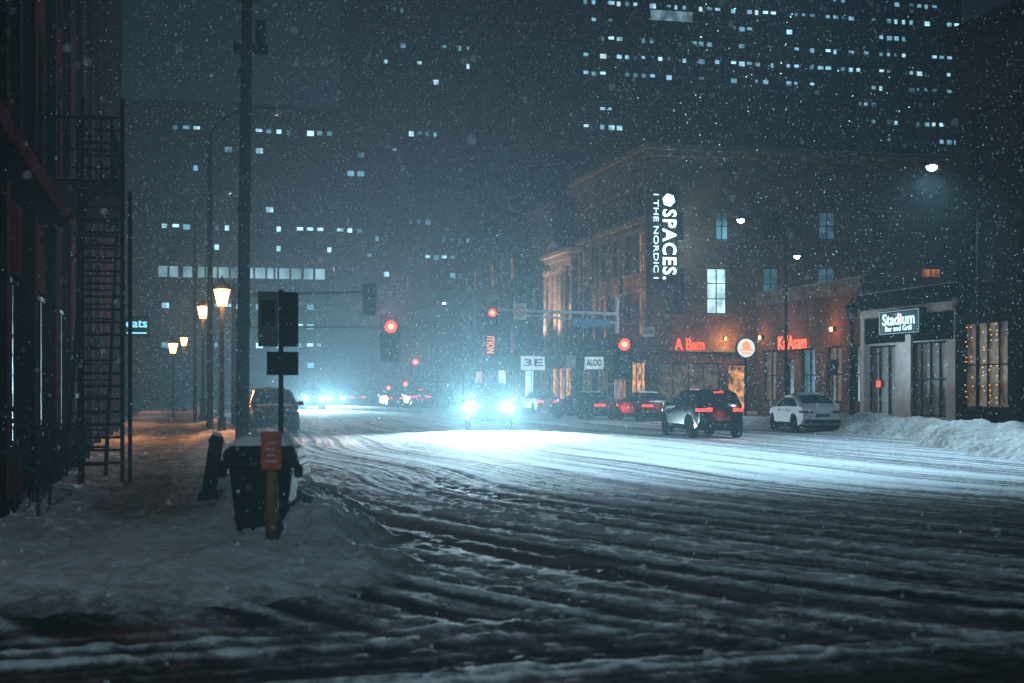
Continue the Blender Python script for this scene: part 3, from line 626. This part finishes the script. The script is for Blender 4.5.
car('sedan','c_blue','off','dark sedan parked along kerb under snow','parked_car','car',(3.75,61,0),PI)
def heads(px,d,rz,e,zz_=.95,half=.62,Lh=2.7,spot=100,b=.9,dz=-.08,size=.09):
    X,Y=at(px,d)
    for s_ in(-1,1):
        a=rz; x=s_*half; y=Lh; wx=X+x*math.cos(a)-y*math.sin(a); wy=Y+x*math.sin(a)+y*math.cos(a)
        lamp('SPOT',(wx,wy,zz_),e,(.56,.86,1),size=size,spot=spot,dirv=(-math.sin(a),math.cos(a),dz),blend=b)
heads(488,59,TA,36000,half=.78,spot=85,b=1,dz=-.05); heads(312,112,PI-.05,36000,Lh=2.4,zz_=.9,spot=60,b=1); heads(334,136,PI-.05,26000,Lh=2.4,zz_=.75,spot=60,b=1)

# ---------------- street furniture ----------------
def lantern(loc,lit,label):
    r=thing('lantern_post',label,'street lamp',loc,group='lantern posts along the sidewalks')
    MB().lathe([(.2,0),(.2,.15),(.14,.3),(.12,.9),(.08,1.0),(.06,3.9),(.09,4.0),(.05,4.1),(.12,4.4)],n=12).obj('post','black',r,smooth=True)
    b=MB(); b.lathe([(.14,4.4),(.25,4.92)],n=6); b.obj('lamp_glass','lantern' if lit else 'lanternoff',r)
    b=MB(); b.lathe([(.32,4.921),(.24,5.04),(.08,5.2),(.03,5.3),(.0,5.4)],n=6)
    for i in range(6): a=2*PI*i/6; b.cyl((.145*math.cos(a),.145*math.sin(a),4.4),(.26*math.cos(a),.26*math.sin(a),4.92),.014,n=4)
    b.obj('lamp_hood','black',r)
    if lit: lamp('POINT',(0,-.4,4.65),0,(1,.38,.12),r,size=.2)
    return r
def setl(l,e):
    for c_ in l.children:
        if c_.type=='LIGHT': c_.data.energy=e
for px,d,e,z_ in((222,44,1100,.1),(203,61,800,.55),(184,92,500,.3)):
    x,y=at(px,d); setl(lantern((x,y,z_-.3),True,'black lantern post with warm glowing lamp by kerb'),e)
x,y=at(852,58); lantern((x,y,.0),False,'unlit black lantern post before brick shop front')
x,y=at(173,75); setl(lantern((x,y,-.9),True,'short warm lantern post near shop wall'),120)
x,y=at(242,35); up=thing('utility_pole','tall weathered wooden utility pole with crossarm in snow','pole',(x,y,0))
MB().cyl((0,0,0),(0.15,0,14),.17,.12,12).obj('pole_shaft','wood',up,smooth=True)
MB().box(-.2,-.12,9.9,.62,.12,10.15).obj('crossarm','black',up); MB().cyl((.45,0,10.2),(.45,0,10.75),.13).obj('insulator','black',up); MB().box(-.12,-.14,11.2,.5,.1,11.35).obj('bracket','black',up)
for i,z in enumerate((3.2,6,9.4)): MB().cyl((.0+.01*z,0,z),(.01*z,0,z+.12),.185,.185,12).obj('band','black',up)
def cobra(loc,h,arm,ax,lit,label,e=0,name='street_lamp',pr=.09,col=(.55,.86,1),spot=150,dirv=None,blend=.7,rz=0):
    r=thing(name,label,'street lamp',loc,rz,group='tall curved arm street lamps'); b=MB(); b.cyl((0,0,0),(0,0,h-1.2),pr,pr*.7,10)
    pts=[]
    for i in range(9):
        t=i/8; a=t*PI/2; pts.append((ax*arm*(1-math.cos(a))*1.0,0,h-1.2+1.2*math.sin(a)))
    b.tube(pts,pr*.5,8); b.obj('pole_shaft','black',r)
    hx_=ax*arm; MB().frus((hx_+ax*.2,0),.28,.1,.34,.13,h-.1,h+.04).obj('lamp_head','black',r,bevel=.02)
    MB().lathe([(.17,h-.1),(.14,h-.2),(.05,h-.25)],(hx_+ax*.22,0,0),12).obj('lamp_lens','lampw' if lit else 'lanternoff',r)
    if e: lamp('SPOT',(hx_+ax*.22,0,h-.32),e,col,r,size=.15,spot=spot,dirv=dirv or (ax*.25,-.15,-1),blend=blend)
    return r
x,y=at(210,46); cobra((x,y,.1),zz(108,46),1.9,1,False,'tall dark curved arm street lamp by the sidewalk',pr=.11)
x,y=at(195,62); cobra((x,y,.1),zz(190,62),1.2,1,False,'dark curved arm street lamp further along')
x,y=at(938,45); h=zz(168,45); cobra((x+1.4,y,.15),h,1.4,-1,True,'street lamp shining cold white over snowy road',3800,pr=.06)
x,y=at(745,68); h=zz(221,68); cobra((x+2.1,y,.15),h,2.1,-1,True,'street lamp with curved arm near brick corner',2600,pr=.08,dirv=(-.5,.3,-1))
x,y=at(795,80); h=zz(256,80); cobra((x-.6,y,.1),h,.5,1,True,'slim street lamp on the side street',900,pr=.06,dirv=(0,.8,-1))
x,y=at(446,150); h=zz(303,150); cobra((x+1,y,.1),h,1,-1,True,'distant white street lamp over the road',400)
cobra((20.9,30,0),13.2,8,-1,True,'street lamp on long arm above the near crossing',13000,pr=.1,spot=118,dirv=(.12,.08,-1),blend=1,col=(.52,.82,1))
cobra((-5,-3,0),9.5,2.5,1,True,'street lamp on the near corner lighting sidewalk snow',3000,pr=.09,spot=66,dirv=(.17,1,-.50),blend=.9,col=(.62,.88,1))

def sighead(par,loc,face=True,lit=True,s=1.0,e=40,nm='signal_head'):
    h=bpy.data.objects.new(nm,None); COL.objects.link(h); h.parent=par; h.location=loc; h.scale=(s,s,s)
    MB().box(-.18,0,-.55,.18,.22,.55).obj('housing','black',h,bevel=.03)
    MB().box(-.3,.1,-.68,.3,.12,.68).obj('backplate','black',h)
    sd=-1 if face else 1
    for i,z in enumerate((.35,0,-.35)):
        y=-.012 if face else .232
        on=lit and i==0
        MB().cyl((0,y,z),(0,y+sd*.02,z),.175,.15,18).obj('lens','sigred' if on else 'sigoff',h)
        if on: MB().cyl((0,y+sd*.022,z),(0,y+sd*.03,z),.085,.07,14).obj('lamp_core','sigcore',h)
        v=MB(); n=10; vs=[]
        for k_ in range(n+1):
            a=PI*(.05)+PI*.9*k_/n
            for yy in(y,y+sd*.16): vs.append((.185*math.cos(a),yy,z+.185*math.sin(a)))
        v.add(vs,[(2*k_,2*k_+1,2*k_+3,2*k_+2) for k_ in range(n)]); v.obj('visor','black',h)
    if lit: lamp('SPOT',(0,-.3,.35),e,(1,.05,.02),h,size=.1,spot=56,dirv=(-.22,-1,.36),blend=.9)
    return h
Y=at(300,60)[1]; X0=2.2
ms=thing('traffic_signal_mast','traffic signal mast arm over road with dark signal','traffic signal',(X0,Y,0)); zt=zz(294,60)
b=MB(); b.cyl((0,0,0),(0,0,zt+.4),.13,.1,12); b.cyl((0,0,zt-.1),(onY(370,Y)-X0,0,zt+.15),.08,.05,8); b.obj('mast','black',ms)
sighead(ms,(onY(369,Y)-X0,-.25,zt-.2),face=False,lit=False)
Y=71.8; X0=onY(617,Y); dm=dep(X0,Y); zt=zz(314,dm)
ms=thing('traffic_signal_mast','double arm traffic signal mast with red lights lit','traffic signal',(X0,Y,0)); XA=onY(491,Y)-X0
b=MB(); b.cyl((0,0,0),(0,0,zt+.9),.14,.1,12); b.cyl((0,0,zt),(XA,0,zt+.15),.1,.07,8); b.cyl((0,0,zt-.5),(XA*.72,0,zt-.12),.07,.06,8)
for t in(.2,.45,.7): b.cyl((XA*t,0,zt-.5+.38*t/.72),(XA*t,0,zt+.15*t),.03)
b.obj('mast','steel',ms)
sighead(ms,(XA,-.3,zz(321,dep(X0+XA,Y))),e=1500,s=1.15); sighead(ms,(.25,-.45,zz(345,dm)-.6),e=4000,s=1.75)
M['blue2']=em('self_glowing_blue_sign',(.05,.25,.5),.2)  # sign colour emits a faint glow in place of reflected light
MB().box(XA*.36,-.12,zt-.7,XA*.06,-.09,zt-.26).obj('street_name_sign','blue2',ms)
cc=(XA*.78,-.2,zz(313,dm)); MB().box(cc[0]-.36,-.2,cc[2]-.42,cc[0]+.36,-.18,cc[2]+.42).obj('regulatory_sign','wsign',ms)
ring=MB(); n=20; vs=[]
for i in range(n):
    a=2*PI*i/n
    for rr_ in(.2,.27): vs.append((cc[0]+rr_*math.cos(a),-.206,cc[2]+rr_*math.sin(a)))
ring.add(vs,[(2*i,2*i+1,(2*i+3)%(2*n),(2*i+2)%(2*n)) for i in range(n)]); ring.add([(cc[0]-.2,-.207,cc[2]+.14),(cc[0]-.14,-.207,cc[2]+.2),(cc[0]+.2,-.207,cc[2]-.14),(cc[0]+.14,-.207,cc[2]-.2)],[(0,1,2,3)])
ring.obj('prohibition_ring','orange',ms)
def farmast(px,py,d,X0,label,e,s=1,drop=.6):
    X,Y=at(px,d); z=zz(py,d)-.35*s; ms=thing('traffic_signal_mast',label,'traffic signal',(X0,Y,0))
    b=MB(); b.cyl((0,0,0),(0,0,z+drop+.5),.13,.1,12); b.cyl((0,0,z+drop),(X-X0,0,z+drop+.1),.08,.05,8); b.obj('mast','steeldk',ms)
    sighead(ms,(X-X0,-.3,z),e=e,s=s)
farmast(390,327,84,2.2,'long traffic signal arm with glowing red light',6000,2.0)
farmast(415,362,135,23.4,'distant traffic signal with red light',4000,1.5)
farmast(405,384,128,23.8,'low distant traffic signal with red light',3000,1.1)
farmast(388,388,130,23.2,'low distant signal glowing red beside cars',2000,1.0)
def post_sign(loc,h,w,hh,mat,label,txt=None,tm='darktext',name='street_sign'):
    r=thing(name,label,'sign',loc); MB().cyl((0,0,0),(0,0,h),.035).obj('post','steeldk',r)
    MB().box(-w/2,-.06,h-hh,w/2,-.04,h).obj('sign_plate',mat,r,bevel=.008)
    if txt: text(txt,hh*.7,(0,-.07,h-hh/2),'S',tm,r,width=w*.8)
    return r
x,y=at(832,56); post_sign((x,y,.2),2.6,.32,.6,'blue','small dark blue sign on thin steel post')
x,y=at(648,80); post_sign((x,y,.1),5.0,.75,.55,'wsign','white one way sign high on post','ONE WAY')
x,y=at(571,80); post_sign((x,y,.1),3.4,.5,.7,'wsign','white parking notice sign on post')
def blade(px,py,w,h,mat,txt,tm,label,X=28.5,ori='S'):
    Y=onX(px,X); z=zz(py,dep(X,Y)); r=thing('blade_sign',label,'sign',(X,Y,0)); MB().box(-w/2,0,z-h/2,w/2,.15,z+h/2).obj('sign_box','black',r,bevel=.02)
    MB().box(-w/2+.06,-.02,z-h/2+.06,w/2-.06,-.003,z+h/2-.06).obj('light_panel',mat,r); MB().box(w/2,.05,z-.05,29.5-X+.0,.1,z+.05).obj('bracket','steel',r)
    if ori=='S': text(txt,h*.62,(0,-.03,z),'S',tm,r,width=w*.75,bold=.02)
    else: text(txt,w*.9,(0,-.03,z),'SV',tm,r,width=h*.9,bold=.01)
    return r
M['signw4']=em('sign_panel_dimwhite',(.7,.9,1),.6,var=.2)
blade(594,363,1.5,1.0,'signw4','ALOO','darktext','white lit shop sign with dark letters')
blade(533,363,2.2,1.3,'signw4','3E','darktext','bright white lit sign with large dark letters')
blade(490,339,1.1,3.0,'black','CAUTION','signor','vertical orange lit letter sign',ori='V')

# litter bin group
bx,by=at(265,15.0)
bn=thing('litter_bin','black plastic litter bin with snowy wide lid on mound','bin',(bx,by,.12),-.22)
b=MB(); b.frus((0,0),.25,.25,.33,.31,0,.74); b.obj('bin_body','plastic',bn,bevel=.035)
for i in(-.2,-.07,.07,.2): MB().box(i-.018,-.335,.06,i+.018,-.27,.6).obj('rib','plastic',bn,bevel=.01)
b=MB(); b.frus((0,0),.42,.36,.40,.34,.72,.82); b.frus((0,0),.40,.34,.36,.31,.821,.93); b.frus((0,0),.355,.305,.22,.18,.931,1.01); b.obj('lid','plastic',bn,bevel=.03)
for sg_ in(-1,1): MB().box(sg_*.345,-.30,.62,sg_*.44,.3,.76).obj('handle','plastic',bn,bevel=.03)
b=MB(); nn=13; vs=[]
for i in range(nn):
    for j in range(nn):
        u,v=i/(nn-1)*2-1,j/(nn-1)*2-1; vs.append((u*.33,v*.28,.935+.12*max(0,1-u**4)**.6*max(0,1-v**4)**.6+.02*R()))
b.add(vs,[(i*nn+j,(i+1)*nn+j,(i+1)*nn+j+1,i*nn+j+1) for i in range(nn-1) for j in range(nn-1)]); b.obj('snow_cover','snow',bn,smooth=True)
x,y=at(272,14.1); pp=thing('marker_post','dirty yellow post with faded orange plate before bin','post',(x,y,.06),-.15)
MB().cyl((0,0,0),(0,0,1.0),.065,.06,12).obj('post','yellow',pp,smooth=True); MB().lathe([(.075,.3),(.08,.34),(.075,.38)],n=12).obj('collar','yellow',pp)
MB().box(-.1,-.1,.8,.1,-.07,1.18).obj('sign_plate','orange',pp,bevel=.02)
b=MB()
for i in range(4): b.box(-.055+.01*(i%2),-.106,.88+i*.06,.055-.012*(i%3),-.101,.895+i*.06)
b.obj('printed_lines','wsign',pp)
x,y=at(207,19.5); ho=thing('leaning_bollard','dark leaning bollard half buried in kerb snow','bollard',(x,y,.05)); ho.rotation_euler=(0,math.radians(8),0)
MB().lathe([(.15,0),(.13,.15),(.1,.22),(.095,.85),(.11,.9),(.08,.97),(.03,1.0)],n=14).obj('bollard_body','black',ho,smooth=True)
MB().lathe([(.08,.975),(.06,1.01),(.02,1.025)],n=10).obj('snow_cover','snow',ho,smooth=True)
x,y=at(281,20); bs=thing('bus_stop_sign','dark bus stop sign on post behind litter bin','sign',(x,y,.1))
MB().cyl((0,0,0),(0,0,2.95),.035).obj('post','black',bs)
M['signgrey']=pm('grey_reflective_sign',(.12,.15,.17),.6,spec=.1)
MB().box(-.32,-.05,2.15,-.04,-.03,2.92).obj('route_plate','signgrey',bs,bevel=.01); MB().box(.02,-.05,2.15,.24,-.03,2.92).obj('dark_plate','black',bs,bevel=.01); MB().box(-.2,-.05,1.75,.24,-.03,2.08).obj('timetable_plate','black',bs,bevel=.01)
b=MB(); b.box(-.27,-.06,2.5,-.09,-.052,2.8); b.box(-.27,-.06,2.44,-.22,-.052,2.49); b.box(-.14,-.06,2.44,-.09,-.052,2.49); b.obj('bus_symbol','darktext',bs)
# fire escape
fe=thing('fire_escape','black iron fire escape with ladder on brick wall','fire escape',(-2.3,0,0))
ya,yb=23.2,28.5
for lv,z in enumerate((4.9,)):
    pf=MB()
    pf.box(.17,ya,z,1.25,yb,z+.05)
    for yy in np.arange(ya,yb+.01,.4): pf.cyl((1.25,yy,z),(1.25,yy,z+1.0),.018,n=5)
    for xx_ in np.arange(.2,1.26,.18):
        pf.cyl((xx_,ya,z),(xx_,ya,z+1.0),.018,n=5); pf.cyl((xx_,yb,z),(xx_,yb,z+1.0),.018,n=5)
    for h_ in(.5,1.0): pf.cyl((1.25,ya,z+h_),(1.25,yb,z+h_),.025,n=5); pf.cyl((.15,ya,z+h_),(1.25,ya,z+h_),.025,n=5); pf.cyl((.15,yb,z+h_),(1.25,yb,z+h_),.025,n=5)
    for yy in(ya+.3,yb-.3): pf.cyl((.17,yy,z-.9),(1.15,yy,z),.03,n=5)
    pf.obj('platform','rust',fe)
    MB().box(.25,ya+.1,z+.051,1.1,yb-.05,z+.07).obj('snow_cover','snow',fe)
stt=MB()
for xx_ in(.55,1.15): stt.cyl((xx_,ya+.2,.3),(xx_,yb-.5,4.9),.035,n=5)
for i in range(17):
    t=(i+.5)/17; stt.box(.55,ya+.2+(yb-ya-.7)*t-.1,.3+4.6*t,1.15,ya+.2+(yb-ya-.7)*t+.1,.33+4.6*t)
stt.obj('stair','rust',fe)
ld=MB()
for xx_ in(.82,1.42): ld.cyl((xx_,ya-.1,.2),(xx_,ya-.1,6.2),.035,n=6)
z=.5
while z<6: ld.cyl((.82,ya-.1,z),(1.42,ya-.1,z),.022,n=5); z+=.2
for xx_ in(1.5,): ld.cyl((xx_,ya+1.0,.05),(xx_,ya+1.0,4.9),.035,n=6); ld.cyl((.75,ya+.3,.05),(.75,ya+.3,4.9),.03,n=6)
ld.obj('ladder','rust',fe)
st=thing('entrance_steps','snow covered entrance steps with black iron railing','steps',(-2.6,18.6,0)); b=MB()
for i in range(4): b.box(0,-.8,0.0,.8-i*.2,.8,.12+i*.13)
b.obj('steps','trim_left',st)
for yy in(-.78,.78):
    rl=MB()
    for t in(0,.33,.66,1): rl.cyl((.95-.8*t,yy,.1+.5*t),(.95-.8*t,yy,1.1+.5*t),.02,n=6)
    rl.cyl((.95,yy,1.1),(.15,yy,1.6),.028,n=6); rl.cyl((.95,yy,.65),(.15,yy,1.15),.02,n=6)
    rl.obj('railing','steeldk',st)
rl2=thing('iron_railing','black iron railing running along brick wall base','railing',(-1.95,0,0)); b=MB()
for yy in np.arange(20,33,.4): b.cyl((0,yy,.1),(0,yy,1.05),.015,n=5)
b.cyl((0,20,1.05),(0,33,1.05),.025,n=6); b.cyl((0,20,.35),(0,33,.35),.02,n=6); b.obj('rail','black',rl2)

# ---------------- falling snow ----------------
n=160000
d=3.5+ (np.random.rand(n)**.55)*82; u=(np.random.rand(n)-.5)*1.15; v=np.random.rand(n)
c=u*d; X=c*CS+d*SN; Y=-c*SN+d*CS; Z=v*np.minimum(2+d*.34,28)
dens=fbm(X*.25+Y*.1,Z*.3+Y*.13,3)
ok=(X>-2.0)&(X<29)&(Z>.2)&(np.random.rand(n)<np.clip((dens-.3)*2.6,.1,1)); X,Y,Z,d=X[ok],Y[ok],Z[ok],d[ok]; n=len(X)
sz=(.0021+.0042*np.random.rand(n)**2.5)*(1+np.clip(d-10,0,70)/21.0)
tet=np.array([(1,1,1),(-1,-1,1),(-1,1,-1),(1,-1,-1)])*.7
rot=np.random.randn(n,3,3); rot,_=np.linalg.qr(rot)
V=(np.einsum('nij,kj->nki',rot,tet)*sz[:,None,None]*np.array([1,1,1.4])+np.stack([X,Y,Z],-1)[:,None,:]).reshape(-1,3)
base=np.arange(n)[:,None,None]*4; fcs=(np.array([(0,1,2),(0,3,1),(0,2,3),(1,3,2)])[None]+base).reshape(-1,3)
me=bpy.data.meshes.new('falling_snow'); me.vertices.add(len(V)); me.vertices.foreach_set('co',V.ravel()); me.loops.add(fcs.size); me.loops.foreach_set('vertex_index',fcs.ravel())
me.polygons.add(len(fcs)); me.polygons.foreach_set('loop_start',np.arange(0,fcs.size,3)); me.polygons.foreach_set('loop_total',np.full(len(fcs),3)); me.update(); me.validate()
m,N,L=newmat('self_lit_snowflake'); b=N['Principled BSDF']; b.inputs['Base Color'].default_value=(.85,.9,.95,1); b.inputs['Emission Color'].default_value=(.38,.78,.95,1); b.inputs['Emission Strength'].default_value=.1; m.cycles.emission_sampling='NONE'  # flakes glow faintly by themselves, standing in for lamplight on them
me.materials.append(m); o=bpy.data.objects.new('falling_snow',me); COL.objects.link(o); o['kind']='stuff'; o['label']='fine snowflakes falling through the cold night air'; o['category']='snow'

# ---------------- world ----------------
w=bpy.data.worlds.new('World'); S.world=w; w.use_nodes=True; N=w.node_tree.nodes; L=w.node_tree.links; bg=N['Background']
sky=N.new('ShaderNodeTexSky'); sky.sky_type='NISHITA'; sky.sun_disc=False; sky.sun_elevation=math.radians(3); sky.sun_rotation=math.radians(140)
L.new(sky.outputs[0],bg.inputs['Color']); bg.inputs['Strength'].default_value=.003
sig=.0006; vs=N.new('ShaderNodeVolumeScatter'); vs.inputs['Color'].default_value=(.6,.88,1,1); vs.inputs['Density'].default_value=sig; vs.inputs['Anisotropy'].default_value=.65
va=N.new('ShaderNodeVolumeAbsorption'); va.inputs['Color'].default_value=(0,0,0,1); va.inputs['Density'].default_value=.0014
ve=N.new('ShaderNodeEmission'); ve.inputs['Color'].default_value=(.24,.62,1,1); ve.inputs['Strength'].default_value=.0020*.0125  # air itself emits a faint teal glow, standing in for scattered city light
ads=N.new('ShaderNodeAddShader'); L.new(vs.outputs[0],ads.inputs[0]); L.new(ve.outputs[0],ads.inputs[1]); ad2=N.new('ShaderNodeAddShader'); L.new(ads.outputs[0],ad2.inputs[0]); L.new(va.outputs[0],ad2.inputs[1]); L.new(ad2.outputs[0],N['World Output'].inputs['Volume'])
mo=bpy.data.lights.new('fill_sun','SUN'); mo.energy=.03; mo.angle=math.radians(15); mo.color=(.6,.85,1); oo=bpy.data.objects.new('fill_sun',mo); COL.objects.link(oo); oo.rotation_euler=(math.radians(40),0,math.radians(140))  # faint sun lamp added as overall cool fill
# ---------------- camera ----------------
cam=bpy.data.cameras.new('camera'); co=bpy.data.objects.new('camera',cam); COL.objects.link(co); S.camera=co
co.location=(0,0,H); co.rotation_euler=(math.radians(90),0,-TH); cam.lens=50; cam.sensor_width=36; cam.shift_y=46.5/1024; cam.clip_end=3000; cam.clip_start=.1
cam.dof.use_dof=True; cam.dof.focus_distance=48; cam.dof.aperture_fstop=2.0
S.view_settings.view_transform='Standard'; S.view_settings.look='None'; S.view_settings.exposure=0; S.view_settings.gamma=1
